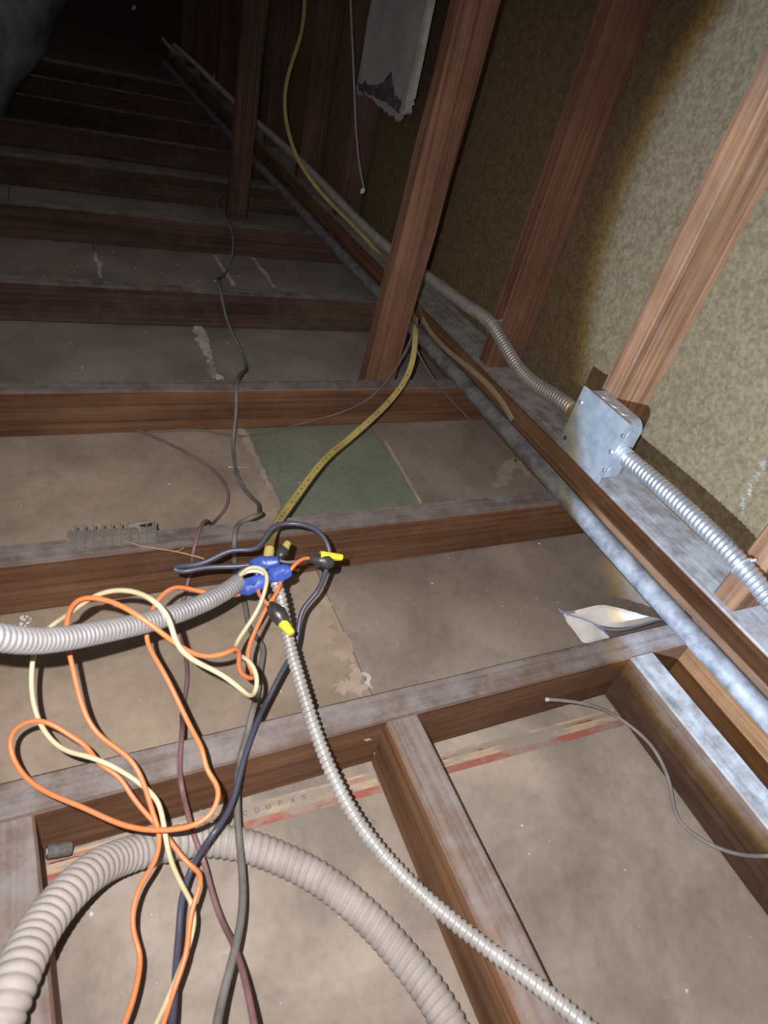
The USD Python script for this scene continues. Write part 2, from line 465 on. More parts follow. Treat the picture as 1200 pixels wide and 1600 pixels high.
floor = UsdGeom.Xform.Define(stage, '/World/floor').GetPrim()
tag(floor, kind='structure')
obj('backing', box((X0, -0.6, -0.03), (XW + 0.1, 5.3, -0.016)), 'gap', floor)
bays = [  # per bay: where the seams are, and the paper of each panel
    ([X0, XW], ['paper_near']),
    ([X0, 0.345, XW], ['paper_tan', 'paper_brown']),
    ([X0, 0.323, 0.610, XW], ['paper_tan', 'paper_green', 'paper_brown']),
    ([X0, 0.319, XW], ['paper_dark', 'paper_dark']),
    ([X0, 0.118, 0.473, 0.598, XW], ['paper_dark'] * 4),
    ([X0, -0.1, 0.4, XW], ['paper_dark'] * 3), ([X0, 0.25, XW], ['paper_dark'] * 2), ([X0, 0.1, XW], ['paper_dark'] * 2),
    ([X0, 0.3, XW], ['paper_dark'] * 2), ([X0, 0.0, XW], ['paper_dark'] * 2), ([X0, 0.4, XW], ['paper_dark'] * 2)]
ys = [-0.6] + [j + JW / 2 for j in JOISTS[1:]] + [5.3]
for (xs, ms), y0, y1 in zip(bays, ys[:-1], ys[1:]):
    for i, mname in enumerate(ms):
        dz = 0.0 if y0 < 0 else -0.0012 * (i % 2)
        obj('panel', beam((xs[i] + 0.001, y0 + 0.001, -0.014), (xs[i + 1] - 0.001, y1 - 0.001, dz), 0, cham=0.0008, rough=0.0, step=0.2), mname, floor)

wall = UsdGeom.Xform.Define(stage, '/World/wall_right').GetPrim()
tag(wall, kind='structure')
for y0, y1 in [(-0.9, 0.345), (0.345, 1.065), (1.065, 2.045), (2.045, 2.92), (2.92, 3.78), (3.78, 4.65), (4.65, 5.4)]:
    obj('panel', box((XW, y0 + 0.001, 0.0), (XW + 0.012, y1 - 0.001, 2.3)), 'fibreboard', wall)
wb = obj('wall_back', box((X0 - 0.2, 5.4, -0.02), (XW + 0.2, 5.45, 2.3)), 'gap')
tag(wb, kind='structure')

# ------------------------------------------------------------------ timbers
JLAB = ['floor joist nearest the camera, under the bottom edge of the frame',
        'nearest dusty wooden joist, with a block nailed to its front and a mask behind',
        'wooden joist with the dusty terminal strip on its top and wire splices before it',
        'wooden joist crossing the middle, in front of the foot of the thick post',
        'brown wooden joist next behind the foot of the thick post',
        'dim wooden joist second behind the foot of the thick post',
        'dark joist third behind the foot of the thick post',
        'dark joist fourth behind the foot of the thick post',
        'dark joist fifth behind the foot of the thick post',
        'very dark joist sixth behind the foot of the thick post',
        'farthest joist, lost in the dark by the back wall']
for k, (y, lab) in enumerate(zip(JOISTS, JLAB)):
    if k == 0:
        continue
    j = obj('floor_joist', beam((X0, y, 0.0005), (XJ, y + JW, JH), 0, seed=k), 'wood_across' if k < 4 else 'wood_dimmed', smooth=30)
    tag(j, lab, 'joist', 'floor joists')
RY0, RY1 = -0.7, 5.3
tag(obj('rim_block', beam((XR, RY0, 0.0005), (XR + 0.036, 0.339, 0.0915), 1, seed=21), 'wood_tan', smooth=30),
    'torch-lit tan block on edge against the near joist, under the galvanized pipe at right', 'wood block')
tag(obj('lower_plate', beam((XR + 0.038, RY0, JH + 0.0005), (XW - 0.001, RY1, PZ0), 1, seed=26), 'wood_along', smooth=30),
    'lower wall plate lying across the joists, a pale sliver above the pipe', 'wall plate')
tag(obj('wall_plate', beam((XR, RY0, PZ0 + 0.001), (XW - 0.001, RY1, PZ1), 1, seed=22), 'wood_plate', smooth=30),
    'flat dusty wall plate under the studs, beside the galvanized pipe', 'wall plate')
tag(obj('nailing_block', beam((0.304, -0.35, 0.0005), (0.347, 0.339, JH), 1, seed=23), 'wood_along', smooth=30),
    'wooden block between joists at bottom centre, crossed by the thin silver armored cable', 'wood block')
lb = beam((-0.42, -0.35, 0.0005), (-0.061, 0.3385, JH + 0.001), 1, seed=24)
lb.vertices[:, 0] += (0.339 - lb.vertices[:, 1]) * 0.062
tag(obj('nailing_block', lb, 'wood_along', smooth=30),
    'wide dusty grey block at the bottom left corner under the large flexible conduit', 'wood block')
tag(obj('backing_board', beam((0.697, -0.45, 0.0005), (0.743, 0.339, JH + 0.001), 1, seed=25), 'wood_dusty', smooth=30),
    'brightly torch-lit board with whitish dusty top at the right edge', 'board')
STUDS = [0.326, 0.690, 1.047, 1.54, 2.03, 2.45, 2.90, 3.35, 3.80, 4.25, 4.70]
SLAB = ['lit wall stud at the right edge, its foot on the plate beside the conduit',
        'torch-lit striped wall stud directly behind the junction box',
        'dim wall stud between the thick post and the junction box',
        'wall stud hidden in the dark behind the thick post',
        'dark wall stud carrying the left edge of the grey board scrap',
        'dark wall stud left of the hanging white wire', 'dark wall stud under the top of the yellow cable',
        'dark wall stud just right of the far post', 'very dark wall stud behind the far post',
        'very dark wall stud left of the far post', 'farthest wall stud by the back wall']
for k, (y, lab) in enumerate(zip(STUDS, SLAB)):
    s = obj('wall_stud', beam((0.836, y, PZ1 + 0.0005), (XW - 0.001, y + 0.038, 2.2), 2, seed=30 + k), 'wood_stud' if k < 2 else 'wood_upright' if k < 3 else 'wood_dimmed_upright', smooth=30)
    tag(s, lab, 'stud', 'wall studs')


def post(y, lab, top, lean):
    m = beam((0.597, y, 0.0), (0.671, y + 0.038, 1.9), 2, cham=0.004, rough=0.002, seed=int(y * 10))
    m.vertices[:, 0] += m.vertices[:, 2] * lean
    m.vertices[:, 2] += 0.0005
    return tag(obj('post', m, 'wood_upright' if y < 2 else 'wood_dimmed_upright', smooth=30), lab, 'post', 'posts beside the joists')


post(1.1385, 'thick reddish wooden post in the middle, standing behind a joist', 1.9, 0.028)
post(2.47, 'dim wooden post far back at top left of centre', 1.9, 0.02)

# ------------------------------------------------------------------ pipe, conduits, junction box
t = thing('galvanized_pipe', 'long straight dusty galvanized pipe running past the thick post beside the wall plate', 'pipe')
pp = [(0.822, -0.35, 0.109), (0.826, 0.22, 0.109), (0.822, 0.35, 0.109), (0.814, 0.474, 0.109), (0.82, 0.70, 0.109), (0.826, 0.9, 0.109), (0.836, 1.122, 0.109), (0.826, 1.334, 0.109), (0.815, 1.676, 0.109), (0.812, 2.443, 0.109), (0.80, 3.473, 0.109), (0.80, 5.2, 0.109)]
pp = EYE + (np.array(pp) - EYE - [0.006, 0, 0]) * 0.855            # held clear of the joists, against the side of the post
pc = curve(pp, 0.03, 0.003)
obj('tube', tube(pc, 0.0141, 20), 'pipe_zinc', t, smooth=40)
q = on(684, 552, 0.109)
obj('clip', disc(pc[np.argmin(abs(pc[:, 1] - 1.05))] + [-0.0095, 0, 0.0095], (-1, 0, 1), 0.0045, 0.006), 'brass', t, smooth=40)

jb = thing('junction_box', 'square galvanized junction box with a blank cover, fixed to the torch-lit stud', 'junction box')
CX, BY0, BY1, BZ0, BZ1 = 0.797, 0.609, 0.730, 0.1905, 0.311
sq = sg.box(BY0 + 0.0195, BZ0 + 0.0195, BY1 - 0.0195, BZ1 - 0.0195).buffer(0.018, 8)
body = trimesh.creation.extrude_polygon(sq, 0.036, engine='earcut')      # y, z outline raised along x
body.vertices = np.stack([body.vertices[:, 2] + CX + 0.002, body.vertices[:, 0], body.vertices[:, 1]], 1)
bd = obj('body', body, 'zinc', jb, smooth=35)
bev = sg.box(BY0, BZ0, BY1, BZ1).buffer(-0.003).buffer(0.003, 4)
cov = trimesh.creation.extrude_polygon(bev, 0.002, engine='earcut')
cov.vertices = np.stack([cov.vertices[:, 2] + CX - 0.0003, cov.vertices[:, 0], cov.vertices[:, 1]], 1)
cv = obj('cover', cov, 'zinc', jb)
for px, py in [(907, 629), (973, 681), (954, 706), (944, 735), (883, 684)]:
    c = on(px, py, CX - 0.0012, 0)
    sc = disc(c, (-1, 0, 0), 0.0036, 0.0022, 16)
    if px == 883:
        obj('screw_hole', sc, 'soot', cv)
    else:
        obj('screw', join(sc, disc(c + [-0.0012, 0, 0], (-1, 0, 0), 0.0025, 0.0012, 12)), 'steel', cv, smooth=40)
zt, yn, xm = BZ1 - 0.0015, BY0 + 0.0015, CX + 0.020
for yy in (0.645, 0.668, 0.697):
    ring = trimesh.creation.annulus(0.0088, 0.0095, 0.0006, sections=28); ring.apply_translation([xm, yy, zt + 0.0002])
    obj('knockout', join(disc((xm, yy, zt), (0, 0, 1), 0.0085, 0.0008, 28), ring), 'zinc', bd, smooth=40)
for zz in (0.285, 0.216):
    ring = trimesh.creation.annulus(0.0107, 0.0116, 0.0009, sections=28)
    ring.apply_transform(trimesh.geometry.align_vectors([0, 0, 1], [0, 1, 0])); ring.apply_translation([xm, yn, zz])
    obj('knockout', join(disc((xm, yn, zz), (0, 1, 0), 0.0104, 0.0008, 28), ring), 'zinc', bd, smooth=40)


def strap(path, s_at, r, tab, parent, mname='zinc'):
    """A one-hole strap: a band round the conduit with a tab to the stud."""
    i = np.argmin(np.linalg.norm(path - s_at, axis=1))
    t_, n_, b_ = frames(path)
    ang = np.linspace(0, 2 * np.pi, 29)
    ring = path[i] + (r + 0.001) * (np.cos(ang)[:, None] * n_[i] + np.sin(ang)[:, None] * b_[i])
    band = tube(ring[:-1], 0.0042, 6, flat=0.35) if False else tube(np.vstack([ring]), 0.0016, 6)
    arm = tube(curve([path[i] + (tab - path[i]) * 0.3, tab], 0.004), 0.0035, 8, flat=0.5)
    obj('strap', join(band, arm), mname, parent, smooth=40)


far = [on(px, py, 0.818, 0) for px, py in [(893, 639), (860, 615), (821, 586), (801, 562), (784, 531), (769, 507), (734, 481), (702, 457), (680, 443), (640, 412), (595, 378), (545, 330), (480, 262), (430, 217), (400, 190)]]
far[0] = np.array([0.818, BY1 + 0.004, 0.249])
far += [np.array([0.818, 3.8, 0.235]), np.array([0.818, 5.0, 0.235])]
t = thing('flexible_conduit', 'dull flexible metal conduit running from behind the thick post down to the junction box', 'conduit')
fm, fp = flexible(far, 0.0140, 0.0072, 0.0020, sides=20)
obj('sheath', fm, 'zinc_dull', t, smooth=50)
strap(fp, on(773, 505, 0.818, 0), 0.0140, on(784, 500, 0.834, 0), t, 'zinc_dull')
obj('connector', lathe([(0, 0.0), (0.01, 0.0165), (0.3, 0.0165), (0.35, 0.0155), (1.0, 0.0152), (1.01, 0.0)], far[0] + [0, -0.003, 0], far[0] + [0, 0.013, 0], 24), 'brass', t, smooth=40)
near = [on(px, py, 0.8195, 0) for px, py in [(978, 709), (1000, 732), (1046, 773), (1092, 816), (1130, 853), (1165, 887), (1199, 932)]]
near[0] = np.array([0.8175, BY0 - 0.001, 0.2505])
d = near[-1] - near[-2]
near += [near[-1] + d * 1.1, np.array([0.822, 0.10, 0.205]), np.array([0.828, -0.15, 0.20]), np.array([0.828, -0.6, 0.205])]
t = thing('flexible_conduit', 'bright flexible metal conduit leaving the junction box towards the right edge', 'conduit')
nm, np_ = flexible(near, 0.0142, 0.0078, 0.0024, sides=22, per=8)
obj('sheath', nm, 'zinc_flex', t, smooth=50)
strap(np_, on(1160, 884, 0.8195, 0), 0.0142, on(1182, 875, 0.832, 0), t)
obj('connector', lathe([(0, 0.0), (0.01, 0.0165), (0.8, 0.0162), (0.85, 0.015), (1.0, 0.0)], near[0] + [0, 0.002, 0], near[0] + [0, -0.012, 0.0], 24), 'zinc', t, smooth=40)

# ------------------------------------------------------------------ hanging scrap of board, duct
t = thing('board_scrap', 'grey painted scrap of board with torn sooty lower edge, hanging behind the thick post', 'board')
BX = 0.822
oc = [on(px, py, BX, 0) for px, py in [(557, 138), (600, 172), (622, 186), (640, 152)]]
out = [(oc[0][1], 1.3), (oc[0][1], oc[0][2])] + [(p[1], p[2]) for p in oc[1:]] + [(oc[3][1] - 0.01, 1.3)]
op = ragged(out, 0.004, 10, 3)


def yz_plate(poly, x0, x1):
    g = sg.Polygon(poly).buffer(0)
    g = max(getattr(g, 'geoms', [g]), key=lambda a: a.area)
    m = trimesh.creation.extrude_polygon(g, x1 - x0, engine='earcut')
    m.vertices = np.stack([m.vertices[:, 2] + x0, m.vertices[:, 0], m.vertices[:, 1]], 1)
    m.faces = m.faces if m.volume > 0 else m.faces[:, ::-1]
    return m


obj('sheet', yz_plate(op, BX, BX + 0.012), 'grey_board', t)
for k in range(4):
    c = [on(1192 - 10 * k + dx, 724 + 20 * k + dy, XW, 0) for dx, dy in ((-4, 2), (2, -9), (5, 3), (-1, 13))]
    obj('plaster_smear', yz_plate(ragged([(q_[1], q_[2]) for q_ in c], 0.0024, 7, 40 + k), XW - 0.0006, XW + 0.001), 'plaster', wall)
e0, e1 = oc[3], oc[3] + [0, -0.01, 0.75]
edge = [(oc[3][1] + 0.014, oc[3][2] - 0.02), (oc[3][1] - 0.004, oc[3][2] - 0.035), (oc[3][1] - 0.012, oc[3][2] + 0.0), (oc[3][1] - 0.022, 1.3), (oc[3][1] - 0.004, 1.3)]
obj('torn_edge', yz_plate(ragged(edge, 0.004, 9, 5), BX - 0.002, BX + 0.010), 'gypsum', t, label='pale torn edge')
pt = [on(px, py, BX, 0) for px, py in [(560, 128), (580, 132), (600, 128), (612, 112), (618, 150), (627, 160), (624, 178), (600, 158), (578, 148), (560, 142)]]
obj('soot_patch', yz_plate(ragged([(p[1], p[2]) for p in pt], 0.003, 6, 6), BX - 0.0012, BX + 0.002), 'soot', t, label='black sooty patch')

t = thing('insulated_duct', 'large dark grey wrapped duct at the top left corner', 'duct')
dp = curve([cp(-420, 470, 2.5), cp(-250, 290, 2.4), cp(-110, 110, 2.3), cp(-25, -60, 2.25), cp(50, -230, 2.25), cp(110, -420, 2.3)], 0.02, 0.003)
tt, nn, bb = frames(dp)
ang = np.arange(40) * 2 * np.pi / 40
D = np.cos(ang)[None, :, None] * nn[:, None] + np.sin(ang)[None, :, None] * bb[:, None]
V = dp[:, None] + 0.25 * D
V = dp[:, None] + 0.25 * D * (1 + 0.28 * (meshkit.fbm(V * 6, 4, 9) - 0.5))[..., None]
obj('wrap', skin(V), 'duct_wrap', t, smooth=True)

# ------------------------------------------------------------------ wires and cables


def wire(name, label, cat, pts, r, mname, group=None, flat=None, up=None, part='jacket', sm=0.0006, sides=10, step=0.004):
    """pts: (pixel x, pixel y, depth) or ready points; thickness r."""
    P = [cp(*p) if p[0] > 3 else np.array(p, float) for p in pts]
    if len(pts[0]) == 3 and pts[-1][0] > 3 and pts[-1][1] > 1595:      # on past the edge of the frame
        e = P[-1] - P[-2]
        P.append(P[-1] + e / np.linalg.norm(e) * 0.14)
    c = curve(P, step, sm)
    o = obj(name, tube(c, r, sides, flat, up), mname, smooth=50)
    tag(o, label, cat, group)
    return c


def hz(px, py, z):
    """(pixel, pixel, depth) of what lies z above the ceiling boards."""
    P = on(px, py, z)
    return (px, py, float((M @ (P - EYE))[2]))


# far part lies on boards and joists, near part hangs towards the camera
def ramp(pts, keys):
    """Depths at some of the points, straight in between."""
    ks = sorted(keys)
    return [(x, y, float(np.interp(i, ks, [keys[k] for k in ks]))) for i, (x, y) in enumerate(pts)]


def dz(px, py, z):
    return hz(px, py, z)[2]


def dy(px, py, y):
    P = on(px, py, y, 1)
    return float((M @ (P - EYE))[2])


grey = [(352, 262), (355, 300), (348, 335), (358, 350), (364, 392), (353, 425), (346, 462), (355, 500), (368, 530), (381, 560), (382, 580), (372, 592), (369, 610), (369, 640), (365, 680), (366, 720), (372, 745), (388, 772), (404, 788), (405, 799), (395, 808), (376, 816), (367, 840), (366, 880), (372, 915), (380, 932), (387, 970), (395, 990), (410, 1010), (408, 1040), (403, 1080), (395, 1110), (385, 1150), (377, 1180), (371, 1220), (370, 1260), (374, 1310), (378, 1360), (379, 1400), (376, 1440), (368, 1480), (355, 1530), (345, 1570), (337, 1612)]
gd = {0: 2.95, 2: dz(348, 335, .1), 5: dz(353, 425, .03), 6: dz(346, 462, .097), 9: dz(381, 560, .02), 11: dz(372, 592, .098), 12: dz(369, 610, .098), 14: dz(365, 680, .02), 17: dz(388, 772, .008), 19: dz(405, 799, .05), 20: dz(395, 808, .099), 21: dz(376, 816, .099), 22: dz(367, 840, .099), 23: dy(366, 880, .667), 24: dy(372, 915, .664), 26: dz(387, 970, .02), 30: dz(403, 1080, .03), 31: dz(395, 1110, .098), 33: dz(377, 1180, .099), 34: dy(371, 1220, .333), 36: 0.655, 38: 0.60, 40: 0.55, 43: 0.48}
gp = ramp(grey, gd)
P = [cp(*p) for p in gp]
P.append(P[-1] + (P[-1] - P[-2]) / np.linalg.norm(P[-1] - P[-2]) * 0.14)
c = curve(P, 0.004, 0.0006)
tag(obj('power_cord', tube(c, 0.0037, 10), 'black_cord', smooth=50), 'dark grey old cable winding from far joists through the middle to the bottom edge', 'cable')

maroon = [(204, 668), (230, 678), (260, 692), (300, 712), (335, 735), (350, 757), (357, 775), (352, 795), (340, 810), (328, 818), (316, 820), (308, 835), (303, 860), (298, 890), (292, 915), (285, 945), (283, 970), (285, 1000), (291, 1030), (292, 1060), (287, 1100), (284, 1150), (281, 1200), (284, 1230), (292, 1265), (303, 1305), (318, 1345), (330, 1390), (343, 1430), (362, 1470), (375, 1505), (387, 1550), (398, 1606)]
md = {0: dz(204, 668, .004), 8: dz(340, 810, .006), 9: dz(328, 818, .05), 10: dz(316, 820, .097), 11: dz(308, 835, .097), 12: dy(303, 860, .669), 13: dy(298, 890, .667), 15: dz(285, 945, .012), 20: dz(287, 1100, .012), 21: dz(284, 1150, .096), 22: dz(281, 1200, .099), 23: dy(284, 1230, .32), 24: 0.64, 25: 0.64, 26: 0.635, 28: 0.60, 32: 0.47}
wire('maroon_cable', 'thin maroon cable from the left boards over a joist, down to the bottom edge', 'cable', ramp(maroon, md), 0.0027, 'maroon_wire')

br = [(652, 496), (645, 525), (625, 562), (600, 600), (570, 628), (520, 648), (450, 668), (400, 680), (365, 683), (340, 677), (315, 670), (280, 672), (235, 674), (206, 668)]
wire('brown_wire', 'thin brown wire falling left across the middle joist to the boards', 'wire', ramp(br, {0: 1.40, 2: 1.395, 4: 1.385, 6: hz(450, 668, .006)[2], 8: hz(365, 683, .004)[2], 13: hz(206, 668, .006)[2]}), 0.0023, 'brown_wire', sm=0.002)
br2 = [(646, 536), (665, 570), (690, 610), (720, 640), (745, 665), (762, 682)]
wire('brown_wire', 'thin brown wire falling right across the middle joist, beside the pipe', 'wire', ramp(br2, {0: 1.36, 2: hz(690, 610, .097)[2], 4: hz(745, 665, .02)[2], 5: hz(762, 682, .004)[2]}), 0.0023, 'brown_wire', sm=0.002)
lp = [(640, 470), (650, 477), (658, 484), (661, 496), (656, 511), (648, 520)]
wire('wire_loop', 'small loop of dark wire curling out behind the right side of the thick post', 'wire', ramp(lp, {0: 1.62, 5: 1.58}), 0.0026, 'brown_wire')
fb = [on(660, 498, 0.815, 0), on(690, 538, 0.815, 0), on(730, 574, 0.815, 0), on(768, 606, 0.815, 0), on(786, 630, 0.814, 0), on(800, 656, 0.812, 0)]
c = curve(fb, 0.004, 0.001)
tag(obj('fabric_cable', tube(c, 0.0065, 8, 0.5), 'cable_dim', smooth=50), 'old flat brown cable against the wall plate, just above the pipe', 'cable')

yc = [(477, -60), (476, 0), (471, 50), (449, 125), (445, 165), (455, 220), (475, 265), (510, 310), (550, 350), (592, 396), (625, 445), (645, 490), (649, 520), (647, 550), (635, 590), (610, 625), (580, 655), (540, 690), (510, 715), (478, 755), (456, 785), (440, 806), (428, 830), (421, 850), (421, 868)]
ycp = ramp(yc, {0: 2.15, 4: 2.1, 7: 2.0, 9: 1.86, 10: 1.66, 11: 1.53, 12: 1.37, 13: 1.345, 15: 1.28, 17: 1.17, 19: 1.02, 21: 0.92, 24: 0.74})
yP = curve([cp(*p) for p in ycp], 0.004, 0.0006)
t = thing('yellow_cable', 'yellow jacketed flat cable hanging from above and falling over two joists to the splices', 'cable')
near_i = np.argmin(np.linalg.norm(yP - cp(649, 520, 1.56), axis=1))
upv = EYE - cp(500, 750, 1.0)
obj('jacket', tube(yP, 0.0062, 12, 0.5, up=upv), 'yellow_cable', t, smooth=50)
pr = []
for k, s in enumerate(np.linspace(0.28, 0.86, 44)):
    i = near_i + int((len(yP) - near_i - 3) * s)
    if k % 7 in (3,) or 16 < k < 22:
        continue
    a = yP[i]; dd = yP[i + 1] - yP[i]; dd /= np.linalg.norm(dd)
    nv = upv - dd * (dd @ upv); nv /= np.linalg.norm(nv); bv = np.cross(dd, nv)
    T = np.eye(4); T[:3, 0], T[:3, 1], T[:3, 2], T[:3, 3] = dd, bv, nv, a + nv * 0.0031
    b_ = trimesh.creation.box([0.0022 + 0.0018 * (k % 3), 0.0014, 0.0006]); b_.apply_transform(T); pr.append(b_)
for b_ in pr:
    obj('print_mark', b_, 'black_print', t)
obj('strain_end', lathe([(0, 0.0), (0.05, 0.0058), (0.4, 0.0064), (0.9, 0.0056), (1, 0)], cp(421, 856, .745), cp(419, 874, .735), 14), 'yellow_cable', t, smooth=50)

hw = [(547, -60), (548, 0), (550, 50), (553, 120), (556, 190), (562, 260), (569, 294)]
t = thing('hanging_wire', 'pale wire hanging straight down left of the grey board scrap', 'wire')
hp = curve([on(x, y, 0.80, 0) for x, y in hw], 0.005)
obj('jacket', tube(hp, 0.0035, 8), 'alu_flex', t, smooth=50)
obj('bare_end', lump([hp[-1], hp[-1] + [-0.003, 0, -0.008], hp[-1] + [-0.008, 0, -0.014]], [0.004, 0.0075, 0.003], seed=4), 'white_wire', t, smooth=True, label='frayed white end')

# silver flexible conduit from the left edge to the splices
ac = ramp([(-200, 960), (-60, 985), (-20, 993), (20, 999), (60, 1001), (110, 996), (150, 990), (190, 981), (230, 971), (270, 961), (310, 946), (345, 928), (372, 910)], {0: 0.36, 1: 0.40, 3: 0.43, 7: 0.54, 12: 0.70})
am, ap = flexible([cp(*p) for p in ac], 0.0096, 0.0046, 0.0014, sides=18, per=7)
t = thing('silver_conduit', 'pale silver flexible conduit from the left edge ending at the blue splices', 'conduit')
obj('sheath', am, 'alu_flex', t, smooth=50)

mc = ramp([(430, 908), (438, 930), (444, 960), (449, 990), (456, 1020), (466, 1055), (478, 1095), (492, 1140), (508, 1185), (528, 1227), (556, 1278), (590, 1325), (630, 1370), (680, 1415), (730, 1456), (780, 1495), (830, 1533), (875, 1568), (925, 1612)], {0: 0.72, 3: 0.70, 8: 0.62, 12: 0.56, 18: 0.47})
mc += [(1010, 1690, 0.43), (1120, 1790, 0.40)]
mm, mp_ = flexible([cp(*p) for p in mc], 0.0069, 0.0057, 0.0021, sides=16, per=8, skew=0.7)
t = thing('armored_cable', 'thin bright spiral armored cable from the splices down to the bottom edge', 'cable')
obj('armor', mm, 'armour', t, smooth=50)

gc = ramp([(-60, 1700), (-15, 1625), (15, 1550), (50, 1475), (95, 1405), (150, 1360), (210, 1332), (270, 1318), (330, 1313), (385, 1322), (440, 1342), (495, 1370), (545, 1407), (590, 1450), (630, 1495), (665, 1540), (690, 1580), (715, 1630), (735, 1690)], {0: 0.40, 2: 0.44, 4: 0.52, 6: 0.62, 8: 0.67, 10: 0.68, 12: 0.66, 15: 0.615, 18: 0.56})
gm, gpp = flexible([cp(*p) for p in gc], 0.0168, 0.0082, 0.0022, sides=26, per=7, helix=True, smooth=0.0012)
t = thing('large_conduit', 'large dusty grey flexible conduit arching across the bottom left', 'conduit')
obj('sheath', gm, 'dusty_flex', t, smooth=50)

# orange, cream and navy single wires
o1 = [(374, 929), (360, 931), (345, 930), (300, 921), (275, 918), (255, 928), (241, 948), (233, 972), (229, 990), (235, 1015), (250, 1040), (270, 1080), (290, 1120), (305, 1150), (315, 1170), (325, 1205), (340, 1235), (338, 1258), (325, 1275), (300, 1290), (260, 1297), (220, 1294), (180, 1285), (130, 1263), (80, 1240), (45, 1218), (25, 1195), (16, 1165), (20, 1145), (35, 1130), (55, 1126), (75, 1132), (110, 1148), (135, 1168), (155, 1192), (185, 1215), (205, 1240), (225, 1268), (242, 1288), (262, 1307), (280, 1333), (296, 1352), (308, 1360), (313, 1372), (308, 1397), (300, 1422), (296, 1450), (290, 1490), (275, 1540), (262, 1575), (253, 1608)]
wire('orange_wire', 'orange wire making the wide low loop at left, then following the cream wire down', 'wire',
     ramp(o1, {0: 0.70, 4: 0.64, 7: 0.60, 8: 0.60, 14: 0.56, 18: 0.535, 20: 0.53, 27: 0.555, 31: 0.56, 35: 0.575, 39: 0.565, 42: 0.56, 46: 0.53, 50: 0.48}), 0.0022, 'orange_wire', 'orange wires in the loose tangle')
o2 = [(438, 910), (430, 930), (415, 951), (405, 976), (392, 998), (387, 1020), (391, 1042), (397, 1057), (388, 1059), (378, 1051), (372, 1035), (374, 1020), (367, 1013), (355, 1020), (327, 1025), (300, 1020), (275, 1005), (245, 983), (220, 966), (190, 946), (160, 937), (130, 936), (112, 948), (105, 970), (104, 990), (107, 1015), (115, 1050), (125, 1090), (138, 1125), (155, 1150), (185, 1170), (205, 1190), (220, 1215), (232, 1245), (240, 1275), (247, 1300), (249, 1325), (238, 1350), (222, 1380), (212, 1405), (207, 1430), (210, 1460), (218, 1490), (215, 1530), (205, 1570), (190, 1608)]
wire('orange_wire', 'orange wire over the silver conduit, leftmost wire at the bottom edge', 'wire',
     ramp(o2, {0: 0.70, 4: 0.66, 8: 0.62, 12: 0.585, 16: 0.54, 18: 0.53, 21: 0.545, 23: 0.56, 26: 0.565, 30: 0.56, 34: 0.552, 38: 0.54, 42: 0.52, 45: 0.48}), 0.0022, 'orange_wire', 'orange wires in the loose tangle')
wire('orange_wire', 'short orange wire between the blue tape and the black-taped connector at right', 'wire', [(448, 898, .715), (456, 888, .715), (465, 878, .72), (476, 873, .73), (484, 872, .735)], 0.0022, 'orange_wire', 'orange wires in the loose tangle')
wire('orange_wire', 'short orange wire from the blue tape to the lower black-taped connector', 'wire', [(403, 918, .70), (406, 930, .69), (413, 939, .68), (420, 945, .675), (426, 952, .675)], 0.0022, 'orange_wire', 'orange wires in the loose tangle')
cr = [(372, 906), (379, 895), (390, 888), (402, 886), (413, 892), (417, 905), (413, 925), (401, 955), (381, 987), (368, 1009), (369, 1020), (380, 1026), (393, 1040), (401, 1060), (400, 1078), (392, 1087), (380, 1080), (345, 1052), (315, 1040), (290, 1022), (275, 1000), (262, 965), (245, 943), (222, 930), (195, 922), (165, 925), (138, 938), (110, 957), (82, 977), (62, 998), (52, 1025), (49, 1060), (55, 1105), (65, 1135), (80, 1158), (105, 1172), (140, 1182), (172, 1197), (200, 1212), (225, 1228), (245, 1252), (256, 1290), (262, 1325), (273, 1360), (289, 1392), (300, 1415), (303, 1440), (294, 1480), (275, 1530), (258, 1570), (240, 1608)]
wire('cream_wire', 'long cream wire arching over the silver conduit and looping down among the orange wires', 'wire',
     ramp(cr, {0: 0.70, 4: 0.69, 8: 0.66, 12: 0.60, 15: 0.575, 19: 0.53, 22: 0.515, 25: 0.55, 28: 0.58, 30: 0.575, 36: 0.555, 39: 0.56, 42: 0.545, 45: 0.555, 47: 0.53, 50: 0.475}), 0.0022, 'cream_wire')
nv = [(393, 882), (370, 885), (340, 885), (305, 890), (282, 892), (271, 889), (280, 885), (300, 883), (330, 874), (362, 860), (400, 857), (413, 840), (430, 823), (455, 818), (482, 822), (502, 835), (513, 855), (515, 870), (508, 895), (495, 925), (475, 950), (466, 985), (461, 1010), (446, 1040), (430, 1070), (415, 1100), (405, 1120), (393, 1150), (380, 1190), (370, 1230), (355, 1270), (335, 1300), (315, 1330), (302, 1350), (290, 1385), (283, 1410), (280, 1450), (275, 1510), (272, 1560), (267, 1608)]
wire('navy_wire', 'dark navy wire looping left and over the splices, then down to the bottom edge', 'wire',
     ramp(nv, {0: 0.73, 5: 0.71, 10: 0.75, 13: 0.78, 17: 0.77, 19: 0.775, 22: 0.76, 25: 0.72, 28: 0.66, 31: 0.60, 33: 0.60, 36: 0.56, 39: 0.485}), 0.0029, 'navy_wire')
lw = [(855, 1093), (872, 1094), (905, 1098), (940, 1108), (968, 1122), (995, 1143), (1018, 1165), (1035, 1195), (1047, 1225), (1052, 1255), (1062, 1282), (1085, 1305), (1115, 1322), (1150, 1333), (1180, 1338), (1225, 1335)]
lP = [on(x, y, z) for (x, y), z in zip(lw, [.05, .048, .044, .03, .016, .008, .006, .006, .006, .006, .006, .008, .014, .024, .034, .05])]
t = thing('loose_wire', 'thin grey wire lying on the boards at lower right, its end raised', 'wire')
lP = [p if p[0] < 0.691 else on(x, y, 0.691, 0) for p, (x, y) in zip(lP, lw)]
lc = curve(lP, 0.004)
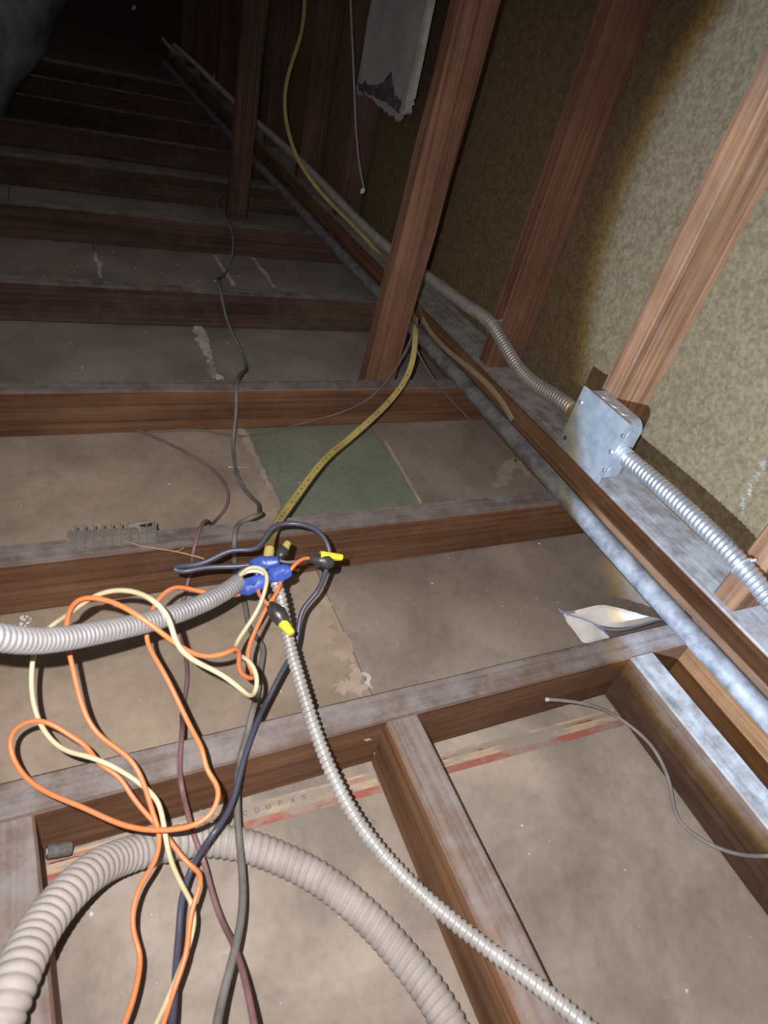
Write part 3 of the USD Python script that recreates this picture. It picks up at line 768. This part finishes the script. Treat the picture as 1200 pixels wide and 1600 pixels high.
obj('jacket', tube(lc, 0.0026, 8), 'grey_wire', t, smooth=50)
obj('cut_end', disc(lc[0], lc[0] - lc[1], 0.0028, 0.003, 10), 'white_wire', t)
sw = [on(300, 1261, .003), on(320, 1269, .003), on(345, 1281, .004), on(368, 1291, .004)]
tag(obj('wire_snippet', tube(curve(sw, 0.004), 0.0016, 8), 'grey_wire', smooth=50), 'short grey wire offcut lying across the printed tape behind the navy wire', 'wire')

# ------------------------------------------------------------------ taped splices and wire nuts
CAMV = EYE - cp(420, 890, 0.7)


def tape_flag(pts, d, lift=0.0015, seed=0):
    P = np.array([cp(x, y, d) for x, y in pts])
    n = CAMV / np.linalg.norm(CAMV)
    cen = P.mean(0)
    rings = []
    for o in (-lift, lift):
        rings.append(P + n * o)
    m = trimesh.Trimesh(np.vstack(rings), process=False)
    hull = trimesh.convex.convex_hull(np.vstack(rings + [cen[None] + n * lift * 2.6]))
    return hull


t = thing('blue_splice', 'blue-taped wire splice at upper left of the tangle, the navy wire entering it', 'wire splice', 'blue-taped splices')
obj('tape', lump([cp(391, 882, .725), cp(402, 880, .72), cp(418, 879, .72), cp(436, 877, .72)], [0.0035, 0.0068, 0.0082, 0.0075, 0.005], 0.6, 1, up=CAMV), 'blue_tape', t, smooth=35)
obj('tape_tail', tape_flag([(422, 884), (434, 882), (439, 888), (430, 889)], .715), 'blue_tape', t)
t = thing('blue_splice', 'blue-taped wire splice at right of the tangle, pointing to the black-taped connector', 'wire splice', 'blue-taped splices')
obj('tape', lump([cp(418, 899, .712), cp(430, 897, .71), cp(443, 894, .71), cp(454, 891, .712)], [0.005, 0.0092, 0.0085, 0.0095, 0.006], 0.4, 2, up=CAMV), 'blue_tape', t, smooth=35)
obj('tape_tail', tape_flag([(428, 900), (448, 889), (455, 892), (441, 911)], .708), 'blue_tape', t)
t = thing('blue_splice', 'largest blue-taped wire splice, lowest of the three beside the silver conduit end', 'wire splice', 'blue-taped splices')
obj('tape', lump([cp(374, 921, .70), cp(388, 917, .698), cp(403, 911, .70), cp(419, 899, .705)], [0.006, 0.0098, 0.0092, 0.0085, 0.006], 0.5, 3, up=CAMV), 'blue_tape', t, smooth=35)
obj('tape_tail', tape_flag([(383, 914), (396, 901), (403, 906), (398, 916)], .695), 'blue_tape', t)


def nut(a, b, r):
    """A wire nut: flared open end, fluted body and a rounded tip; a is the open end."""
    return lathe([(0, 0), (0.0, r), (0.12, r * 1.05), (0.25, r * 0.98), (0.6, r * 0.86), (0.9, r * 0.74), (0.97, r * 0.6), (1.0, 0.0)], a, b, 24, 0.05, 8)


t = thing('wire_connector', 'black-taped connector with a bright yellow tip, pointing right below the navy loop', 'wire connector', 'taped wire nuts')
obj('nut', nut(cp(500, 868, .735), cp(536, 871, .745), 0.0052), 'yellow_nut', t, smooth=40)
obj('tape', lump([cp(478, 872, .738), cp(490, 873, .735), cp(504, 876, .735), cp(519, 879, .74)], [0.003, 0.0055, 0.0072, 0.0085, 0.0065], 0.7, 5, up=CAMV), 'black_tape', t, smooth=60)
obj('tape_tail', tape_flag([(490, 883), (508, 880), (514, 886), (494, 887)], .733), 'black_tape', t)
t = thing('wire_connector', 'black-taped connector with a bright yellow tip, hanging in front of the armored cable', 'wire connector', 'taped wire nuts')
obj('nut', nut(cp(441, 972, .672), cp(457, 991, .665), 0.0056), 'yellow_nut', t, smooth=40)
obj('tape', lump([cp(421, 944, .678), cp(429, 953, .674), cp(438, 965, .672), cp(446, 977, .672)], [0.004, 0.0078, 0.0088, 0.0075, 0.0055], 0.75, 6, up=CAMV), 'black_tape', t, smooth=60)
t = thing('wire_connector', 'grey-taped wire connector with an olive tip, standing up behind the blue tape', 'wire connector', 'taped wire nuts')
obj('nut', nut(cp(442, 862, .735), cp(451, 846, .74), 0.0052), 'olive_nut', t, smooth=40)
obj('tape', lump([cp(434, 873, .73), cp(438, 868, .73), cp(442, 861, .733), cp(446, 855, .735)], [0.0035, 0.0062, 0.0066, 0.0052], 0.8, 7, up=CAMV), 'black_tape', t, smooth=60)
wire('black_wire', 'short thin black wire joining the upright connector and the black-taped one', 'wire', [(432, 872, .73), (440, 877, .728), (455, 878, .73), (468, 876, .735), (482, 873, .738)], 0.0017, 'black_cord')
wire('white_wire', 'short white wire looping inside the tangle above the silver conduit end', 'wire', [(374, 903, .705), (386, 894, .70), (398, 892, .698), (410, 895, .70), (414, 900, .705)], 0.002, 'white_wire', 'short white wires in the tangle')
wire('white_wire', 'short white wire entering the top of the spiral armored cable', 'wire', [(424, 893, .716), (428, 906, .713), (432, 916, .715), (436, 926, .718)], 0.002, 'white_wire', 'short white wires in the tangle')
wire('dark_wire', 'dark wires bent inside the tangle at the silver conduit end', 'wire', [(371, 908, .712), (374, 896, .715), (384, 889, .715), (398, 888, .715), (402, 898, .715), (392, 906, .715)], 0.003, 'navy_wire')

# ------------------------------------------------------------------ small things on the joists and boards
t = thing('terminal_strip', 'dusty barrier terminal strip lying on top of the joist at left', 'terminal strip')
A, B = on(106, 858, JH), on(246, 849, JH)
ux = (B - A); L = np.linalg.norm(ux); ux /= L
uy = np.cross([0, 0, 1.0], ux)


def tbox(s0, s1, w0, w1, z0, z1):
    m = trimesh.creation.box([s1 - s0, w1 - w0, z1 - z0])
    T = np.eye(4); T[:3, 0], T[:3, 1], T[:3, 2] = ux, uy, [0, 0, 1]
    T[:3, 3] = A + ux * (s0 + s1) / 2 + uy * (w0 + w1) / 2 + np.array([0, 0, (z0 + z1) / 2 + 0.001])
    m.apply_transform(T)
    return m


obj('base', join(tbox(0.0, L, 0.000, 0.022, 0, 0.010), tbox(0.0, L, 0.004, 0.018, 0.010, 0.0145)), 'ceramic', t)
nfin = 10
for k in range(nfin):
    s = 0.010 + (L - 0.012) * k / (nfin - 1)
    obj('barrier', tbox(s - 0.0010, s + 0.0010, -0.003, 0.025, 0.0, 0.0185), 'dark_screw', t)
for k in range(nfin):
    s = 0.004 if k == 0 else 0.010 + (L - 0.012) * (k - 0.5) / (nfin - 1)
    for w in (0.0068, 0.0155):
        obj('screw', disc(A + ux * s + uy * w + np.array([0, 0, 0.0155]), (0, 0, 1), 0.0032, 0.0022, 12), 'dark_screw', t)
st = [A + ux * 0.088 + uy * 0.008 + [0, 0, 0.012], A + ux * 0.083 + uy * 0.010 + [0, 0, 0.026], on(198, 823, 0.118), on(212, 819, 0.119), on(233, 816, 0.119)]
obj('wire_stub', tube(curve(st, 0.003), 0.0026, 10), 'ceramic', t, smooth=50)
sp = [on(196, 845, .109), on(215, 852, .106), on(240, 856, .103), on(270, 861, .10), on(300, 868, .105), on(319, 873, .108)]
sp2 = [on(262, 859, .102), on(280, 860, .106), on(288, 856, .110)]
tag(obj('straw_twig', join(tube(curve(sp, 0.004), np.linspace(0.0008, 0.0017, len(curve(sp, 0.004))), 7), tube(curve(sp2, 0.004), 0.0007, 6)), 'straw', smooth=50),
    'thin dry straw sticking out from the terminal strip over the joist edge', 'twig')

t = thing('foam_tube', 'short dark ribbed tube lying by the joist at lower left', 'tube')
fa, fb_ = on(73, 1331, 0.3285, 1), on(111, 1325, 0.3285, 1)
obj('sleeve', lathe([(0, 0.003), (0.0, 0.0066), (0.5, 0.0068), (1.0, 0.0066), (1.0, 0.003)], fa, fb_, 28, 0.04, 12), 'foam', t, smooth=35)
obj('core', lathe([(0, 0), (0, 0.0032), (1, 0.0032), (1, 0)], fa + (fa - fb_) * 0.02, fa + (fb_ - fa) * 0.3, 12), 'white_wire', t, smooth=35, label='pale core at one end')

t = thing('nail', 'bright nail lying on the brown board under the dark cable', 'nail')
na, nb = on(356, 730, .003), on(390, 730, .003)
obj('shank', lathe([(0, 0), (0.08, 0.0012), (1, 0.0012), (1, 0)], na, nb, 10), 'steel', t, smooth=40)
obj('head', lathe([(0, 0), (0, 0.0033), (1, 0.0033), (1, 0)], nb, nb + (nb - na) * 0.03, 14), 'steel', t)

# face mask: two cloth panels with bound edges, lying against the joist
t = thing('face_mask', 'white folded face mask lying behind the near joist under the pipe', 'face mask')


def sheet(edge_a, edge_b, bulge, thick=0.0016, nu=26, nv=9, seed=0, push=(0, -0.35, 1.0)):
    """A cloth panel between two 3-D edges, bulging, with small creases."""
    a, b = curve(edge_a, 0.001, 0.0003), curve(edge_b, 0.001, 0.0003)
    ia, ib = np.linspace(0, len(a) - 1, nu).astype(int), np.linspace(0, len(b) - 1, nu).astype(int)
    a, b = a[ia], b[ib]
    v = np.linspace(0, 1, nv)
    push = np.asarray(push, float); push /= np.linalg.norm(push)
    G = a[:, None] * (1 - v)[None, :, None] + b[:, None] * v[None, :, None]
    w = np.sin(np.pi * v)[None, :] * np.sin(np.pi * np.linspace(0.06, 0.94, nu))[:, None]
    G = G + push * (bulge * w + (meshkit.fbm(G * 55, 3, seed) - 0.5) * 0.006)[..., None]
    return solid(G, push * thick)


def solid(G, off):
    nu, nv = G.shape[:2]
    top, bot = G.reshape(-1, 3) + off, G.reshape(-1, 3)
    i, j = np.meshgrid(np.arange(nu - 1), np.arange(nv - 1), indexing='ij')
    q = np.stack([i * nv + j, i * nv + j + 1, (i + 1) * nv + j + 1, (i + 1) * nv + j], -1).reshape(-1, 4)
    F = np.vstack([q[:, [0, 1, 2]], q[:, [0, 2, 3]]])
    n = nu * nv
    rim = [i_ * nv for i_ in range(nu)] + [(nu - 1) * nv + j_ for j_ in range(1, nv)] + [i_ * nv + nv - 1 for i_ in range(nu - 2, -1, -1)] + [j_ for j_ in range(nv - 2, 0, -1)]
    S = []
    for k in range(len(rim)):
        p, q_ = rim[k], rim[(k + 1) % len(rim)]
        S += [(p, q_, q_ + n), (p, q_ + n, p + n)]
    m = trimesh.Trimesh(np.vstack([top, bot]), np.vstack([F, F[:, ::-1] + n, np.array(S)]), process=False)
    if m.volume < 0:
        m.faces = m.faces[:, ::-1]
    return m


ridge = [on(879, 957, .012), on(898, 954, .020), on(920, 949, .030), on(942, 946, .036), on(962, 949, .038), on(990, 957, .036), on(1020, 965, .032), on(1038, 968, .028)]
low = [on(881, 963, .006), on(900, 968, .008), on(918, 971, .010), on(936, 977, .013), on(960, 981, .018), on(985, 979, .020), on(1015, 974, .022), on(1038, 970, .025)]
obj('upper_panel', sheet(ridge, low, 0.006, seed=2), 'mask_white', t, smooth=40)
flap_b = [on(882, 966, .005), on(893, 981, .003), on(903, 993, .002), on(909, 1003, .002), on(930, 1003, .004), on(948, 999, .006)]
flap_a = [on(884, 961, .010), on(900, 966, .014), on(916, 970, .017), on(930, 978, .018), on(942, 987, .016), on(951, 997, .011)]
obj('lower_panel', sheet(flap_a, flap_b, 0.003, seed=5, nv=7), 'mask_white', t, smooth=40)
obj('binding', tube(curve([p + np.array([0, -0.001, 0.003]) for p in flap_a], 0.003), 0.0012, 8), 'mask_edge', t, smooth=50, label='dark bound edge')
hem = [on(930, 977, .017), on(945, 983, .017), on(965, 985, .019), on(990, 980, .023), on(1020, 972, .028), on(1040, 967, .033), on(1046, 965, .034)]
obj('ear_loop', tube(curve(hem, 0.003), 0.0034, 8, 0.4), 'mask_edge', t, smooth=50, label='blue grey elastic ear loop')
obj('nose_clip', tube(curve([on(873, 951, .022), on(878, 956, .022), on(890, 957, .026), on(898, 956, .030)], 0.002), 0.0022, 8, 0.6), 'mask_edge', t, smooth=50)

# ------------------------------------------------------------------ marks that belong to the boards
# printed paper tape along the edge of the near boards
tp = np.array([on(395, 1262, 0)[:2], on(960, 1115, 0)[:2]])
sl = (tp[1][1] - tp[0][1]) / (tp[1][0] - tp[0][0])


def band(x0, x1, o0, o1, z, name, mname, n=2):
    yb = lambda x: 0.331 + (x - 0.0) * sl * 0.9
    poly = [(x0, yb(x0) - o1), (x1, yb(x1) - o1), (x1, yb(x1) - o0), (x0, yb(x0) - o0)]
    return obj(name, slab(poly, -0.0006, z), mname, floor)


for x0, x1 in [(-0.060, 0.303), (0.348, 0.696)]:
    band(x0, x1, -0.006, 0.021, 0.0004, 'printed_tape', 'print_cream')
    band(x0, x1, -0.0025, 0.0005, 0.0007, 'printed_stripe', 'print_orange')
    band(x0, x1, 0.001, 0.0026, 0.0007, 'printed_stripe', 'print_blue')
    band(x0, x1, 0.0125, 0.0215, 0.0007, 'printed_stripe', 'print_red')
for ch, px, py in [('U', 324, 1288), ('C', 383, 1271), ('O', 401, 1266), ('M', 419, 1261), ('P', 438, 1255), ('A', 457, 1251), ('N', 475, 1246)]:
    m = meshkit.text_mesh(ch, 0.0057, 0.0005)
    m.vertices[:, :2] -= (m.bounds[0, :2] + m.bounds[1, :2]) / 2
    a = math.atan(sl); R = np.array([[math.cos(a), -math.sin(a)], [math.sin(a), math.cos(a)]])
    m.vertices[:, :2] = m.vertices[:, :2] @ R.T
    c = on(px, py, 0.0)
    m.apply_translation([c[0], c[1], 0.0006])
    obj('letter', m, 'print_black', floor)
# torn paper and plaster at the seams
def torn(pxs, mname, amp, seed, z=0.0012, name='torn_paper'):
    obj(name, slab(ragged([on(x, y, 0)[:2] for x, y in pxs], amp, 7, seed), -0.0006, z), mname, floor)


torn([(303, 506), (316, 511), (327, 535), (332, 560), (322, 566), (310, 535)], 'gypsum', 0.004, 1, 0.003, 'plaster_patch')
torn([(322, 566), (332, 562), (338, 582), (350, 592), (330, 590)], 'paper_torn', 0.003, 2, 0.002)
torn([(340, 586), (350, 592), (338, 593)], 'gypsum', 0.002, 12, 0.003, 'plaster_patch')
torn([(145, 385), (149, 385), (161, 435), (156, 435)], 'gypsum', 0.003, 3, name='plaster_patch')
torn([(333, 399), (338, 400), (368, 446), (362, 446)], 'gypsum', 0.002, 4, 0.002, name='plaster_patch')
torn([(392, 402), (398, 403), (432, 450), (426, 449)], 'gypsum', 0.004, 5, name='plaster_patch')
torn([(370, 667), (379, 667), (405, 715), (437, 797), (415, 800), (400, 770), (418, 765), (398, 720), (380, 690)], 'paper_torn', 0.003, 6, 0.0008)
torn([(490, 930), (512, 935), (525, 975), (505, 960)], 'paper_torn', 0.004, 7, 0.0014)
torn([(515, 965), (528, 975), (556, 1032), (530, 1030), (512, 1020), (528, 1000)], 'paper_torn', 0.005, 8, 0.0014)
torn([(540, 1030), (560, 1045), (573, 1078), (530, 1083), (522, 1070), (548, 1060)], 'paper_torn', 0.004, 9, 0.0016)
torn([(566, 1050), (574, 1055), (582, 1076), (572, 1076)], 'gypsum', 0.003, 10, 0.004, 'plaster_patch')
torn([(600, 690), (604, 690), (660, 786), (655, 786)], 'paper_torn', 0.001, 11, 0.001)
torn([(780, 735), (795, 718), (808, 720), (800, 745), (785, 758), (770, 760)], 'paper_torn', 0.004, 13, 0.001)
torn([(800, 715), (815, 722), (830, 745), (818, 740)], 'paper_torn', 0.003, 14, 0.001)

# crumbs of plaster and wood: uncountable
parts = []
r2 = np.random.default_rng(11)
for k in range(480):
    y = r2.uniform(0.0, 2.05) ** 1.0
    bay = [(a + JW + 0.004, b - 0.004) for a, b in zip(JOISTS[:-1], JOISTS[1:])]
    if not any(a < y < b for a, b in bay):
        continue
    x = r2.uniform(-0.25, 0.80)
    if y < 0.345 and (0.29 < x < 0.36 or x < -0.05 or 0.69 < x < 0.75):
        continue
    s = 0.0006 + 0.0024 * r2.random() ** 5
    m = trimesh.creation.icosphere(0, s)
    m.vertices *= r2.uniform(0.5, 1.3, (len(m.vertices), 1)) * [1, 1, 0.5]
    m.apply_translation([x, y, s * 0.35])
    parts.append(m)
tag(obj('plaster_crumbs', join(*parts), 'flake'), 'white plaster crumbs scattered over the ceiling boards', 'debris', kind='stuff')
for (px, py, L, a, lab) in [(575, 1156, 0.0065, 0.4, 'small pale chip stuck on the near joist face'), (588, 1178, 0.0065, 0.9, 'small pale chip at the near joist, beside the block')]:
    c = on(px, py, 0.3385, 1)
    dv = np.array([math.cos(a), 0, -math.sin(a)])
    m = lump([c - dv * L, c, c + dv * L], [0.0004, 0.0035, 0.0004], 0.3, 3, up=(0, 1, 0), sides=8)
    tag(obj('wood_chip', m, 'chip', smooth=40), lab, 'chip', 'pale chips on the near joist')
cl = []
for k in range(14):
    c = on(38 + r2.normal(0, 8), 971 + r2.normal(0, 5), 0.002)
    m = trimesh.creation.icosphere(1, 0.001 + 0.002 * r2.random()); m.vertices *= [1, 1, 0.5]; m.apply_translation(c); cl.append(m)
tag(obj('plaster_crumbs', join(*cl), 'flake'), 'small cluster of white plaster crumbs above the silver conduit at left', 'debris', kind='stuff')
for px, py, lab in [(145, 183, 'small pale scrap on a dark joist at upper left'), (209, 12, 'tiny pale scrap near the top edge at left, against the back wall'), (334, 125, 'narrow pale scrap hanging near the far post')]:
    d = {145: 3.0, 209: 4.4, 334: 3.3}[px]
    c = cp(px, py, d)
    c = on(px, py, 5.397, 1) if px == 209 else c
    u = np.array([0.9, -0.35, 0.0]) if px != 334 else np.array([0.3, 0, 0.0])
    w = np.array([0.1, 0.1, 1.0]) if px != 334 else np.array([0.2, 0.0, 2.2])
    k = 0.013
    poly = np.array([c - u * k - w * k, c + u * k - w * k * .6, c + u * k * .8 + w * k, c - u * k * .5 + w * k * .8])
    n = -M[2] * 0.002
    m = trimesh.convex.convex_hull(np.vstack([poly, poly + n]))
    tag(obj('paper_scrap', m, 'gypsum'), lab, 'scrap', 'pale scraps in the dark')
# cables in the dark at the far end
for i, (pts, lab) in enumerate([([(255, 60), (300, 95), (345, 122), (358, 160)], 'dim cable sagging near the far post in the dark'),
                                ([(80, 85), (150, 118), (230, 138), (290, 150), (360, 162)], 'dim cable crossing the far joists at top left')]):
    wire('dim_cable', lab, 'cable', [(x, y, 4.0 + 0.35 * i) for x, y in pts], 0.011, 'grey_wire')
for p in stage.Traverse():
    if p.GetCustomDataByKey('origin'):
        p.ClearCustomDataByKey('origin')
